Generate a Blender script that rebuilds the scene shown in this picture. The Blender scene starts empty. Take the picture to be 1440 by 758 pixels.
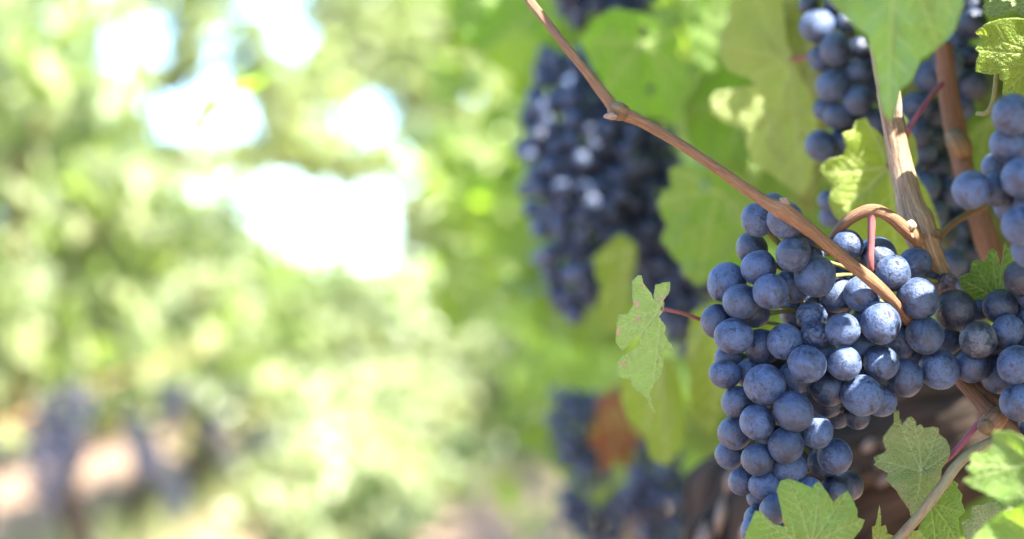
import bpy, math, random
import numpy as np
from mathutils import Vector, Matrix, noise
from mathutils.geometry import delaunay_2d_cdt
random.seed(7); rng = np.random.default_rng(7)
PI = math.pi
# ------------------------------------------------------------------ camera, sky, sun, exposure
sc = bpy.context.scene; COL = sc.collection
S_ = 36 / (70 * 1440)                      # tangent per photograph pixel
CAM = Vector((0, 0, 0.78)); YAW = math.atan(30 * S_); PITCH = math.atan(91 * S_)
cd = bpy.data.cameras.new('camera'); cam = bpy.data.objects.new('camera', cd); COL.objects.link(cam)
cd.lens = 70; cd.sensor_width = 36; cd.clip_start = 0.02; cd.clip_end = 2000
cam.location = CAM; cam.rotation_euler = (PI / 2 + PITCH, 0, YAW)
cd.dof.use_dof = True; cd.dof.focus_distance = 0.695; cd.dof.aperture_fstop = 5.4
sc.camera = cam
_R = cam.rotation_euler.to_matrix(); RT = _R @ Vector((1, 0, 0)); UP = _R @ Vector((0, 1, 0)); FW = _R @ Vector((0, 0, -1))
SUN = Vector((0.42, -0.44, 0.80)).normalized()
w = bpy.data.worlds.new('World'); sc.world = w; w.use_nodes = True
nt = w.node_tree; sky = nt.nodes.new('ShaderNodeTexSky'); sky.sky_type = 'NISHITA'; sky.sun_disc = False; sky.ozone_density = 6; sky.dust_density = 0.2; sky.air_density = 1.0
sky.sun_elevation = math.asin(SUN.z); sky.sun_rotation = math.atan2(SUN.x, SUN.y)
nt.links.new(sky.outputs[0], nt.nodes['Background'].inputs[0]); nt.nodes['Background'].inputs[1].default_value = 0.10
sd = bpy.data.lights.new('sun', 'SUN'); sd.energy = 5.0; sd.angle = math.radians(0.5); sd.color = (1, 0.95, 0.86)
so = bpy.data.objects.new('sun', sd); COL.objects.link(so); so.rotation_euler = SUN.to_track_quat('Z', 'Y').to_euler()
sc.view_settings.view_transform = 'Standard'; sc.view_settings.look = 'None'; sc.view_settings.gamma = 1
sc.view_settings.use_curve_mapping = False; sc.view_settings.exposure = 3.2
sc.cycles.use_denoising = True; sc.cycles.max_bounces = 10; sc.cycles.transmission_bounces = 6
sc.cycles.sample_clamp_indirect = 6; sc.cycles.use_adaptive_sampling = True; sc.cycles.adaptive_threshold = 0.01

# ------------------------------------------------------------------ helpers
def P(px, py, D):
    """the place seen at photograph pixel (px, py), D metres ahead of the camera"""
    px, py, D = float(px), float(py), float(D)
    return CAM + D * (FW + (px - 720) * S_ * RT - (py - 379) * S_ * UP)
def proj(p):
    d = p - CAM; D = d.dot(FW)
    if D < 1e-4: return None
    return 720 + d.dot(RT) / D / S_, 379 - d.dot(UP) / D / S_, D

class G:
    """collects vertices and faces with attributes (tc: texture place, va / vb: two values)"""
    def __init__(s): s.v = []; s.f = []; s.tc = []; s.va = []; s.vb = []; s.n = 0
    def add(s, v, f, tc=None, va=0.0, vb=0.5):
        v = np.asarray(v, float); k = len(v)
        s.v.append(v); o = s.n
        s.f.extend([tuple(i + o for i in q) for q in f])
        s.tc.append(np.asarray(tc, float) if tc is not None else v)
        s.va.append(np.broadcast_to(np.asarray(va, float), (k,))); s.vb.append(np.broadcast_to(np.asarray(vb, float), (k,)))
        s.n += k
    def mesh(s, name, mat, origin=(0, 0, 0), smooth=True):
        m = bpy.data.meshes.new(name)
        v = np.concatenate(s.v) - np.array(origin)
        m.from_pydata(v.tolist(), [], s.f); 
        a = m.attributes.new('tc', 'FLOAT_VECTOR', 'POINT'); a.data.foreach_set('vector', np.concatenate(s.tc).astype(np.float32).ravel())
        for nm, arr in (('va', s.va), ('vb', s.vb)):
            a = m.attributes.new(nm, 'FLOAT', 'POINT'); a.data.foreach_set('value', np.concatenate(arr).astype(np.float32))
        m.materials.append(mat)
        m.polygons.foreach_set('use_smooth', [smooth] * len(m.polygons)); m.update()
        return m

def link(name, data, parent=None, loc=(0, 0, 0)):
    o = bpy.data.objects.new(name, data); COL.objects.link(o); o.location = loc
    if parent: o.parent = parent
    return o
def tag(o, label=None, cat=None, group=None, kind=None):
    if label: o['label'] = label
    if cat: o['category'] = cat
    if group: o['group'] = group
    if kind: o['kind'] = kind
    return o
def thing(name, loc, label, cat, group=None):
    return tag(link(name, None, None, loc), label, cat, group)
def part(name, g, mat, root, smooth=True):
    return link(name, g.mesh(name, mat, root.matrix_basis.translation, smooth), root)

def spline(pts, n):
    pts = [np.array(p, float) for p in pts]; out = []
    q = [2 * pts[0] - pts[1]] + pts + [2 * pts[-1] - pts[-2]]
    for i in range(1, len(q) - 2):
        for k in range(n):
            t = k / n; a, b, c, d = q[i - 1:i + 3]
            out.append(0.5 * (2 * b + (c - a) * t + (2 * a - 5 * b + 4 * c - d) * t * t + (3 * b - a - 3 * c + d) * t ** 3))
    out.append(pts[-1]); return np.array(out)
def tube(g, pts, rad, seg=10, n=8, rough=0.0, freq=60, ridge=0.0, vb=0.5, dirx=None):
    """bent tapered tube through pts, radii rad (one per point), closed ends"""
    c = spline(pts, n); r = np.interp(np.linspace(0, 1, len(c)), np.linspace(0, 1, len(rad)), rad) if len(rad) != len(c) else rad
    r = spline([[x] for x in rad], n)[:, 0] if len(rad) == len(pts) else r
    t = np.gradient(c, axis=0); t /= np.linalg.norm(t, axis=1)[:, None] + 1e-12
    a = np.cross(t[0], [0.31, 0.2, 0.93]); a /= np.linalg.norm(a)
    L = np.concatenate([[0], np.cumsum(np.linalg.norm(np.diff(c, axis=0), axis=1))])
    V = []; TC = []; off = random.random() * 50
    for i in range(len(c)):
        a = a - t[i] * np.dot(a, t[i]); a /= np.linalg.norm(a); b = np.cross(t[i], a)
        for k in range(seg):
            th = 2 * PI * k / seg; d = a * math.cos(th) + b * math.sin(th); rr = r[i]
            if rough: 
                p = c[i] + d * rr
                rr *= 1 + rough * noise.noise(Vector(p) * freq + Vector((off, 0, 0))) + ridge * noise.noise(Vector((3 * math.cos(th), 3 * math.sin(th), L[i] / r.mean() * 0.25 + off)))
            V.append(c[i] + d * rr); TC.append((math.cos(th) , math.sin(th), L[i] / max(r.mean(), 1e-6) + off))
    F = []
    for i in range(len(c) - 1):
        for k in range(seg):
            k2 = (k + 1) % seg; F.append((i * seg + k, i * seg + k2, (i + 1) * seg + k2, (i + 1) * seg + k))
    F.append(tuple(range(seg - 1, -1, -1))); F.append(tuple((len(c) - 1) * seg + k for k in range(seg)))
    g.add(V, F, TC, 0, vb); return c

# ------------------------------------------------------------------ materials
class N:
    def __init__(s, name):
        s.m = bpy.data.materials.new(name); s.m.use_nodes = True; s.t = s.m.node_tree; s.t.nodes.clear()
        s.out = s.n('ShaderNodeOutputMaterial')
    def n(s, ty, **kw):
        x = s.t.nodes.new(ty)
        for k, v in kw.items(): setattr(x, k, v)
        return x
    def l(s, a, b): s.t.links.new(a, b)
    def put(s, sock, v):
        if isinstance(v, bpy.types.NodeSocket): s.l(v, sock)
        elif isinstance(v, tuple) and len(v) == 3 and sock.type == 'RGBA': sock.default_value = (*v, 1)
        else: sock.default_value = v
    def attr(s, name, o='Fac'): x = s.n('ShaderNodeAttribute'); x.attribute_name = name; return x.outputs[o]
    def math(s, op, a, b=0.0, clamp=False):
        x = s.n('ShaderNodeMath', operation=op, use_clamp=clamp); s.put(x.inputs[0], a); s.put(x.inputs[1], b); return x.outputs[0]
    def vm(s, op, a, b=(0, 0, 0)):
        x = s.n('ShaderNodeVectorMath', operation=op); s.put(x.inputs[0], a)
        if op == 'SCALE': s.put(x.inputs['Scale'], b)
        else: s.put(x.inputs[1], b)
        return x.outputs[0]
    def noise(s, vec, scale, detail=3, rough=0.55, dist=0):
        x = s.n('ShaderNodeTexNoise'); s.put(x.inputs['Vector'], vec); x.inputs['Scale'].default_value = scale
        x.inputs['Detail'].default_value = detail; x.inputs['Roughness'].default_value = rough; x.inputs['Distortion'].default_value = dist
        return x.outputs['Fac']
    def voro(s, vec, scale, feature='F1', rnd=1.0):
        x = s.n('ShaderNodeTexVoronoi', feature=feature); s.put(x.inputs['Vector'], vec); x.inputs['Scale'].default_value = scale
        x.inputs['Randomness'].default_value = rnd; return x.outputs['Distance']
    def step(s, v, a, b, lo=0.0, hi=1.0):
        x = s.n('ShaderNodeMapRange', interpolation_type='SMOOTHSTEP'); s.put(x.inputs['Value'], v)
        for k, q in zip(('From Min', 'From Max', 'To Min', 'To Max'), (a, b, lo, hi)): s.put(x.inputs[k], q)
        return x.outputs[0]
    def mix(s, f, a, b):
        x = s.n('ShaderNodeMix', data_type='RGBA'); s.put(x.inputs['Factor'], f); s.put(x.inputs[6], a); s.put(x.inputs[7], b); return x.outputs[2]
    def bump(s, h, dist, strength=1.0):
        x = s.n('ShaderNodeBump'); s.put(x.inputs['Height'], h); x.inputs['Distance'].default_value = dist; x.inputs['Strength'].default_value = strength
        return x.outputs[0]
    def pbsdf(s, base, rough, spec=0.5, normal=None, **kw):
        x = s.n('ShaderNodeBsdfPrincipled'); s.put(x.inputs['Base Color'], base); s.put(x.inputs['Roughness'], rough)
        s.put(x.inputs['Specular IOR Level'], spec)
        if normal is not None: s.l(normal, x.inputs['Normal'])
        for k, v in kw.items(): s.put(x.inputs[k.replace('_', ' ')], v)
        return x.outputs[0]
    def done(s, sh): s.l(sh, s.out.inputs['Surface']); return s.m

def leaf_mat(name, dark, light, trans, back=(0.12, 0.17, 0.07), spots=0.0, spot=(0.35, 0.2, 0.09), detail=True, tw=0.42, patch=None, rough=0.42):
    n = N(name); vb = n.attr('vb'); tc = n.attr('tc', 'Vector')
    base = n.mix(vb, dark, light)
    mott = n.noise(tc, 9, 3)
    base = n.mix(n.step(mott, 0.35, 0.7, 0, 0.45), base, light)
    if patch: base = n.mix(n.step(n.noise(tc, 2.2, 2), 0.45, 0.62), base, patch)
    tcol = n.mix(vb, tuple(c * 0.5 for c in trans), tuple(c * 1.3 for c in trans))
    geo = n.n('ShaderNodeNewGeometry'); base = n.mix(n.math('MULTIPLY', geo.outputs['Backfacing'], 0.6), base, back)
    nor = None
    if detail:
        va = n.attr('va'); cell = n.voro(tc, 26, 'DISTANCE_TO_EDGE'); fine = n.step(cell, 0.0, 0.09, 1, 0)
        base = n.mix(n.math('MULTIPLY', va, 0.8), base, (0.30, 0.33, 0.14))
        base = n.mix(n.math('MULTIPLY', fine, 0.16), base, (0.24, 0.30, 0.1))
        tcol = n.mix(n.math('MULTIPLY', va, 0.5), tcol, (0.5, 0.55, 0.15))
        tcol = n.mix(n.math('MULTIPLY', fine, 0.2), tcol, (0.08, 0.16, 0.02))
        h = n.math('ADD', n.math('MULTIPLY', va, -1.1), n.math('ADD', n.step(cell, 0, 0.3, 0, 0.55), n.math('MULTIPLY', n.noise(tc, 40, 2), 0.3)))
        nor = n.bump(h, 0.0006, 0.8)
    if spots:
        sp = n.noise(tc, 4.3, 4, 0.6); sm = n.step(sp, 0.72 - spots, 0.735 - spots)
        base = n.mix(sm, base, spot); tcol = n.mix(sm, tcol, tuple(0.8 * c for c in spot))
        ed = n.math('SUBTRACT', n.step(sp, 0.70 - spots, 0.72 - spots), sm); base = n.mix(n.math('MULTIPLY', ed, 0.6), base, (0.1, 0.06, 0.02))
    p = n.pbsdf(base, rough, 0.4, nor)
    t = n.n('ShaderNodeBsdfTranslucent'); n.put(t.inputs[0], tcol)
    if nor: n.l(nor, t.inputs['Normal'])
    mx = n.n('ShaderNodeMixShader'); mx.inputs[0].default_value = tw; n.l(p, mx.inputs[1]); n.l(t.outputs[0], mx.inputs[2])
    return n.done(mx.outputs[0])
LEAF = leaf_mat('leaf_green', (0.05, 0.115, 0.016), (0.11, 0.18, 0.03), (0.28, 0.50, 0.03), tw=0.48)
LEAF_Y = leaf_mat('leaf_yellow_green', (0.10, 0.16, 0.02), (0.18, 0.22, 0.03), (0.42, 0.55, 0.03))
LEAF_P = leaf_mat('leaf_pale', (0.12, 0.17, 0.06), (0.19, 0.21, 0.08), (0.55, 0.64, 0.10), back=(0.24, 0.26, 0.13), tw=0.48)
LEAF_O = leaf_mat('leaf_olive', (0.09, 0.13, 0.03), (0.15, 0.17, 0.05), (0.22, 0.30, 0.03), patch=(0.17, 0.17, 0.07), tw=0.3)
LEAF_S = leaf_mat('leaf_spotted', (0.11, 0.18, 0.04), (0.16, 0.23, 0.07), (0.46, 0.62, 0.08), spots=0.11, spot=(0.42, 0.27, 0.15), tw=0.35)
LEAF_M = leaf_mat('leaf_marked', (0.075, 0.15, 0.02), (0.12, 0.19, 0.035), (0.24, 0.44, 0.03), spots=0.02, spot=(0.25, 0.13, 0.05), tw=0.35)
LEAF_B = leaf_mat('leaf_blue_sheen', (0.09, 0.17, 0.03), (0.13, 0.20, 0.05), (0.38, 0.60, 0.06), patch=(0.10, 0.19, 0.09), rough=0.36)  # bluish patches paint a sheen into the leaf colour
LEAF_R = leaf_mat('leaf_russet', (0.15, 0.035, 0.014), (0.24, 0.065, 0.025), (0.22, 0.045, 0.012), back=(0.17, 0.05, 0.025))
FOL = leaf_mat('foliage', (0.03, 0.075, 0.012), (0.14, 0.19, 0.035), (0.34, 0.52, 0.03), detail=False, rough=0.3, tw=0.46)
FOL_L = leaf_mat('foliage_glare_pale', (0.03, 0.062, 0.014), (0.27, 0.285, 0.15), (0.28, 0.40, 0.05), detail=False, rough=0.33, tw=0.40)  # pale end carries sun glare and overexposure in the leaf colour
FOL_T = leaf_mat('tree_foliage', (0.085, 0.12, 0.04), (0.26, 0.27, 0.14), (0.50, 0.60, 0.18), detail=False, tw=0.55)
GRASS = leaf_mat('grass', (0.09, 0.14, 0.03), (0.21, 0.21, 0.08), (0.25, 0.3, 0.06), detail=False, tw=0.3)

def grape_mat(name, bloom=(0.039, 0.066, 0.144), cover=0.0, rubbed=0.0):
    n = N(name); tc = n.n('ShaderNodeTexCoord').outputs['Object']; oi = n.n('ShaderNodeObjectInfo').outputs['Random']
    off = n.n('ShaderNodeCombineXYZ'); n.l(n.math('MULTIPLY', oi, 91.0), off.inputs[0]); n.l(n.math('MULTIPLY', oi, 37.0), off.inputs[1])
    v = n.vm('ADD', tc, off.outputs[0])
    big = n.noise(v, 0.9, 3, 0.6, 0.4); mid = n.noise(v, 2.6, 4, 0.6); sp = n.noise(v, 7.5, 4, 0.7); fine = n.noise(v, 17, 2)
    m = n.step(big, 0.30 - cover, 0.60 - cover, 0.25, 1)
    m = n.math('MULTIPLY', m, n.step(mid, 0.30, 0.58, 0.45, 1.0))
    m = n.math('MULTIPLY', m, n.step(sp, 0.375, 0.47, 0.30, 1.0))
    m = n.math('MULTIPLY', m, n.step(fine, 0.33, 0.47, 0.6, 1.0))
    rub = n.step(n.noise(v, 1.5, 4, 0.6, 0.8), 0.615 - rubbed, 0.64 - rubbed, 1, 0.15); m = n.math('MULTIPLY', m, rub)
    per = n.step(n.math('FRACT', n.math('MULTIPLY', oi, 7.13)), 0.0, 0.6, 0.42, 1.08); m = n.math('MULTIPLY', m, per, True)
    hue = n.mix(n.math('FRACT', n.math('MULTIPLY', oi, 3.7)), bloom, (bloom[0] * 1.1, bloom[1] * 1.05, bloom[2] * 0.95))
    base = n.mix(m, (0.006, 0.008, 0.019), hue)
    sx = n.n('ShaderNodeSeparateXYZ'); n.l(n.vm('NORMALIZE', tc), sx.inputs[0]); scar = n.step(sx.outputs[2], -0.9985, -0.996, 1, 0)
    base = n.mix(scar, base, (0.03, 0.02, 0.015))
    ro = n.step(m, 0, 1, 0.30, 0.62)
    return n.done(n.pbsdf(base, ro, 0.45, n.bump(n.math('ADD', sp, n.math('MULTIPLY', mid, 1.5)), 0.012, 0.25), Sheen_Weight=n.math('MULTIPLY', m, 0.12), Sheen_Roughness=0.45, Sheen_Tint=(0.75, 0.82, 1.0)))
GRAPE = grape_mat('grape_skin'); GRAPE_D = grape_mat('grape_skin_bare', (0.075, 0.08, 0.11), -0.1, 0.06)
RAISIN = grape_mat('raisin_skin', (0.20, 0.15, 0.17), 0.0, 0.03)

def bark_mat(name, c1, c2, c3, streak=1.0, bump=0.0011, spec=0.3, rough=0.6, fl=0.6):
    n = N(name); tc = n.attr('tc', 'Vector'); vb = n.attr('vb')
    st = n.vm('MULTIPLY', tc, (2.2, 2.2, 0.10 * streak)); a = n.noise(st, 2.6, 4, 0.65); 
    b = n.noise(n.vm('MULTIPLY', tc, (1.0, 1.0, 0.35)), 1.3, 4, 0.6); f = n.noise(n.vm('MULTIPLY', tc, (6, 6, 0.8)), 2.0, 2)
    sp = n.step(n.noise(n.vm('MULTIPLY', tc, (5, 5, 1.6)), 1.7, 2), 0.62, 0.68)
    base = n.mix(n.step(a, 0.35, 0.65), c1, c2); base = n.mix(n.step(b, 0.5, 0.7, 0, 0.75), base, c3)
    base = n.mix(n.math('MULTIPLY', sp, fl), base, tuple(c * 0.35 for c in c1))
    return n.done(n.pbsdf(base, rough, spec, n.bump(n.math('ADD', a, n.math('MULTIPLY', f, 0.5)), bump, 0.9)))
CANE = bark_mat('cane_bark', (0.14, 0.068, 0.032), (0.25, 0.135, 0.07), (0.17, 0.075, 0.036))
CANE_G = bark_mat('cane_bark_buff', (0.12, 0.072, 0.04), (0.30, 0.20, 0.125), (0.17, 0.085, 0.045))
CANE_R = bark_mat('cane_bark_russet', (0.10, 0.045, 0.022), (0.16, 0.078, 0.04), (0.12, 0.05, 0.026))
NODE = bark_mat('cane_node', (0.11, 0.065, 0.03), (0.19, 0.13, 0.065), (0.13, 0.065, 0.03))
SHOOT = bark_mat('green_shoot', (0.13, 0.115, 0.05), (0.18, 0.145, 0.07), (0.17, 0.055, 0.05), fl=0.1, bump=0.0002)
PINK = bark_mat('pink_stalk', (0.17, 0.05, 0.06), (0.24, 0.085, 0.08), (0.17, 0.06, 0.035), fl=0.12, bump=0.0002)
PURPLE = bark_mat('purple_stalk', (0.13, 0.03, 0.05), (0.18, 0.05, 0.07), (0.14, 0.045, 0.045), fl=0.05, bump=0.0002)
RACHIS = bark_mat('rachis', (0.11, 0.11, 0.03), (0.16, 0.15, 0.05), (0.13, 0.075, 0.035), fl=0.2, bump=0.0002)
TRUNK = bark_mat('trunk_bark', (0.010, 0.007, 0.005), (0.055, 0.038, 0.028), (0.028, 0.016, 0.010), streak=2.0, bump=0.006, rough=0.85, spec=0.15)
TBARK = bark_mat('tree_bark', (0.2, 0.17, 0.13), (0.32, 0.27, 0.2), (0.25, 0.2, 0.15), bump=0.02, rough=0.9, spec=0.1)
DRY = bark_mat('dry_bud', (0.26, 0.15, 0.09), (0.45, 0.33, 0.25), (0.22, 0.09, 0.05))

def ground_mat():
    n = N('soil'); p = n.n('ShaderNodeNewGeometry').outputs['Position']
    a = n.noise(p, 0.7, 4); b = n.noise(p, 9, 5, 0.65); c = n.noise(p, 60, 3)
    col = n.mix(n.step(b, 0.3, 0.7), (0.17, 0.112, 0.08), (0.27, 0.185, 0.145)); col = n.mix(n.step(a, 0.42, 0.62, 0, 0.5), col, (0.24, 0.18, 0.11))
    col = n.mix(n.step(c, 0.6, 0.7, 0, 0.5), col, (0.15, 0.10, 0.07))
    return n.done(n.pbsdf(col, 0.95, 0.1, n.bump(n.math('ADD', b, c), 0.02, 0.8)))
SOIL = ground_mat()

# ------------------------------------------------------------------ ground
def ground():
    xs = np.concatenate([-np.geomspace(400, 4, 14), np.linspace(-3.6, 3.6, 60), np.geomspace(4, 400, 14)])
    ys = np.concatenate([[-60, -20, -6], np.linspace(-2, 34, 240), np.geomspace(36, 700, 14)])
    V = []
    for y in ys:
        for x in xs:
            z = 0.02 * noise.noise(Vector((x * 1.3, y * 1.3, 0))) + 0.012 * noise.noise(Vector((x * 6, y * 6, 3))) if abs(x) < 4 and y < 35 else 0
            V.append((x, y, z))
    nx = len(xs); F = [(j * nx + i, j * nx + i + 1, (j + 1) * nx + i + 1, (j + 1) * nx + i) for j in range(len(ys) - 1) for i in range(nx - 1)]
    g = G(); g.add(V, F); tag(link('ground', g.mesh('ground', SOIL)), kind='structure')
ground()

# ------------------------------------------------------------------ leaves
HALF = [(0.0, 0.03), (0.06, -0.12), (0.13, -0.27), (0.24, -0.37), (0.38, -0.37), (0.50, -0.28), (0.60, -0.12), (0.57, 0.02), (0.72, 0.06), (0.85, 0.20),
        (0.84, 0.34), (0.70, 0.43), (0.50, 0.42), (0.53, 0.56), (0.46, 0.72), (0.30, 0.82), (0.12, 0.93), (0.0, 1.05)]
def generic_outline(jit=0.05, k=3, teeth=0.028):
    r = [(x + random.uniform(-jit, jit) * (x > 0), y + random.uniform(-jit, jit)) for x, y in HALF]
    l = [(-x + random.uniform(-jit, jit) * (x > 0), y + random.uniform(-jit, jit)) for x, y in HALF]
    l[0] = r[0]; l[-1] = r[-1]
    return toothed(r + l[::-1][1:-1], k, teeth)
def toothed(pts, k=3, amp=0.02):
    """closed outline with k points per edge, the middle ones pushed out to small teeth"""
    out = []; n = len(pts); area = sum(pts[i][0] * pts[(i + 1) % n][1] - pts[(i + 1) % n][0] * pts[i][1] for i in range(n)); sg = 1 if area > 0 else -1
    for i in range(n):
        a = np.array(pts[i], float); b = np.array(pts[(i + 1) % n], float); d = b - a; nn = np.array((d[1], -d[0])) * sg / (np.linalg.norm(d) + 1e-9)
        for q in range(k):
            t = q / k; o = 0 if q == 0 else amp * (random.uniform(0.2, 1.2) if q % 2 else random.uniform(-0.3, 0.2))
            out.append(tuple(a + d * t + nn * o))
    return out
def inside(px, py, poly):
    x, y = px, py; c = np.zeros(x.shape, bool); n = len(poly); j = n - 1
    for i in range(n):
        xi, yi = poly[i]; xj, yj = poly[j]
        m = ((yi > y) != (yj > y)) & (x < (xj - xi) * (y - yi) / (yj - yi + 1e-12) + xi); c ^= m; j = i
    return c
def fill(poly, h):
    """triangulated sheet inside a closed 2-D outline, inner points about h apart"""
    poly = [tuple(p) for p in poly]; a = np.array(poly); lo, hi = a.min(0), a.max(0)
    X, Y = np.meshgrid(np.arange(lo[0], hi[0], h), np.arange(lo[1], hi[1], h * 0.87)); X = X + (np.arange(X.shape[0]) % 2)[:, None] * h / 2
    X = X + rng.uniform(-0.15, 0.15, X.shape) * h; m = inside(X, Y, poly); q = np.stack([X[m], Y[m]], 1)
    d = np.min(np.linalg.norm(q[:, None] - a[None], axis=2), axis=1) if len(q) else np.array([]); q = q[d > h * 0.45] if len(q) else q
    co = [Vector(p) for p in poly] + [Vector(p) for p in q]; k = len(poly)
    v, e, f, *_ = delaunay_2d_cdt(co, [], [list(range(k))], 1, 1e-7)
    return np.array([(p.x, p.y) for p in v]), [tuple(t) for t in f]
def vein_field(v, J, tips, w):
    """1 on the veins, 0 away from them"""
    J = np.array(J, float); seg = []
    for t in tips:
        t = np.array(t, float); d = t - J; L = np.linalg.norm(d); pr = np.array((-d[1], d[0])) / L; bow = random.uniform(-0.05, 0.05) * L
        mid = [J + d * s + pr * bow * math.sin(s * PI) for s in np.linspace(0, 0.97, 7)]
        seg += [(mid[i], mid[i + 1], w * (1 - 0.1 * i), 1.0) for i in range(6)]
        for q in range(1, 6):
            for sd_ in (1, -1):
                b = J + d * (0.14 + 0.145 * q + (0.05 if sd_ > 0 else 0)); l2 = L * (0.40 - 0.05 * q)
                dr = d / L * 0.72 + pr * sd_ * 0.7; e = b + dr * l2; m = (b + e) / 2 - d / L * 0.03 * l2
                seg += [(b, m, w * 0.75, 0.5), (m, e, w * 0.65, 0.35)]
    out = np.zeros(len(v))
    for a, b, ww, k in seg:
        ab = b - a; t = np.clip(((v - a) @ ab) / (ab @ ab + 1e-12), 0, 1); d = np.linalg.norm(v - a - t[:, None] * ab, axis=1)
        out = np.maximum(out, k * np.exp(-(d / ww) ** 2))
    return out

def traced_leaf(label, out, D, mat, J, tips, tilt=(0, 0), cup=0.0, wave=0.004, group=None, vb=0.5, teeth=1.6, k=3, petiole=None, pmat=None, h=None, flip=False, fold=None, prad=0.0012, holes=()):
    """a leaf of real size at distance D: outline in photograph pixels turned to metres, then tilted, cupped and rippled in depth"""
    poly = toothed([(x, -y) for x, y in out], k, teeth); sz = max(np.ptp(np.array(poly), axis=0))
    v, f = fill(poly, h or (max(1.9, sz / 95) if D < .75 else max(3.5, sz / 60))); Jn = (J[0], -J[1]); tn = [(x, -y) for x, y in tips]
    va = vein_field(v, Jn, tn, max(1.4, sz / (110 if D < .75 else 70))); va[:len(poly)] = np.maximum(va[:len(poly)], 0.6)
    c = np.array(Jn); sd_ = random.random() * 99; W = []
    for (x, y), a in zip(v, va):
        dx, dy = (x - c[0]) * S_ * D, (y - c[1]) * S_ * D; r2 = dx * dx + dy * dy
        z = tilt[0] * dx + tilt[1] * dy + cup * r2 + wave * noise.noise(Vector((dx * 45, dy * 45, sd_))) + wave * 0.35 * noise.noise(Vector((dx * 130, dy * 130, sd_))) + a * 0.0005
        if fold: z += fold[2] * abs(dx * fold[0] + dy * fold[1])
        W.append(P(x, -y, D + z))
    for hx, hy, hr in holes:
        f = [q for q in f if sum(((v[k][0] - hx) / hr) ** 2 + ((v[k][1] + hy) / (hr * 1.3)) ** 2 for k in q) / 3 > 1]
    if flip: f = [t[::-1] for t in f]
    o = P(J[0], J[1], D); g = G()
    tc = np.stack([(v[:, 0] - c[0]) / 90, (v[:, 1] - c[1]) / 90, np.full(len(v), sd_)], 1)
    g.add([tuple(p) for p in W], f, tc, va, vb)
    ob = link('grape_leaf', g.mesh('grape_leaf', mat, o), None, o); tag(ob, label, 'leaf', group)
    if petiole:
        pg = G(); tube(pg, [P(*q) for q in petiole], [prad * 1.1] + [prad] * (len(petiole) - 1), 8, 6, 0.05)
        ob2 = link('petiole', pg.mesh('petiole', pmat or PINK, o), ob)
    return ob

# small template leaves for whole canopies
TEMPL = []
for _ in range(5):
    o = generic_outline(0.07, 1, 0); v = [(0, 0.22)] + o; n_ = len(o)
    f = [(0, 1 + i, 1 + (i + 1) % n_) for i in range(n_)]
    v = np.array(v); z = 0.28 * np.abs(v[:, 0]) ** 1.3 - 0.22 * (v[:, 1] - 0.2) ** 2 + rng.uniform(-0.05, 0.05, len(v))
    TEMPL.append((np.column_stack([v[:, 0], v[:, 1], z]), f))
def put_leaf(g, p, size, nor, tipdir, vb):
    v, f = random.choice(TEMPL); nor = Vector(nor).normalized(); t = Vector(tipdir); t = (t - nor * t.dot(nor))
    if t.length < 1e-3: t = nor.orthogonal()
    t.normalize(); x = t.cross(nor); M = np.array([x, t, nor]) * size
    vv = v @ M + np.array(p) ; g.add(vv, f, v * 0.8 + random.random() * 40, 0, vb)
def rleaf(g, p, size, face=(0, 0, 1), spread=0.9, vb=None):
    nr = Vector(face) + Vector((random.gauss(0, spread), random.gauss(0, spread), random.gauss(0, spread)))
    put_leaf(g, p, size, nr, (random.gauss(0, 0.5), random.gauss(0, 0.5), -1), random.random() if vb is None else vb)

# ------------------------------------------------------------------ grapes
def sphere_mesh(name, sub, mat, kind):
    import bmesh
    bm = bmesh.new(); bmesh.ops.create_icosphere(bm, subdivisions=sub, radius=1); sd_ = random.random() * 60
    for v in bm.verts:
        d = v.co.normalized(); o = Vector((sd_, sd_ * 0.3, 0)); r = 1 + 0.06 * noise.noise(d * 0.9 + o) + 0.012 * noise.noise(d * 2.5 + o)
        if kind == 'shrivelled': r += 0.10 * noise.noise(d * 1.6 + o) - 0.16 * max(0, 0.25 - abs(noise.noise(d * 1.9 + o)))*2 + 0.03*noise.noise(d * 6 + o)
        if kind == 'raisin': r += 0.16 * noise.noise(d * 1.6 + o) - 0.5 * max(0, 0.16 - abs(noise.noise(d * 2.6 + o)))
        v.co = d * r
        if kind == 'round' and d.z < -0.985: v.co *= 0.985
    m = bpy.data.meshes.new(name); bm.to_mesh(m); bm.free(); m.materials.append(mat)
    m.polygons.foreach_set('use_smooth', [True] * len(m.polygons)); return m
BERRY = [sphere_mesh('grape', 4, GRAPE, 'round') for _ in range(5)]; BERRY_D = sphere_mesh('grape', 4, GRAPE_D, 'round')
BERRY_LO = [sphere_mesh('grape', 3, GRAPE, 'round') for _ in range(3)]
SHRIV = [sphere_mesh('grape', 5, GRAPE, 'shrivelled') for _ in range(2)]; RAIS = sphere_mesh('grape', 5, RAISIN, 'raisin')
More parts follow.
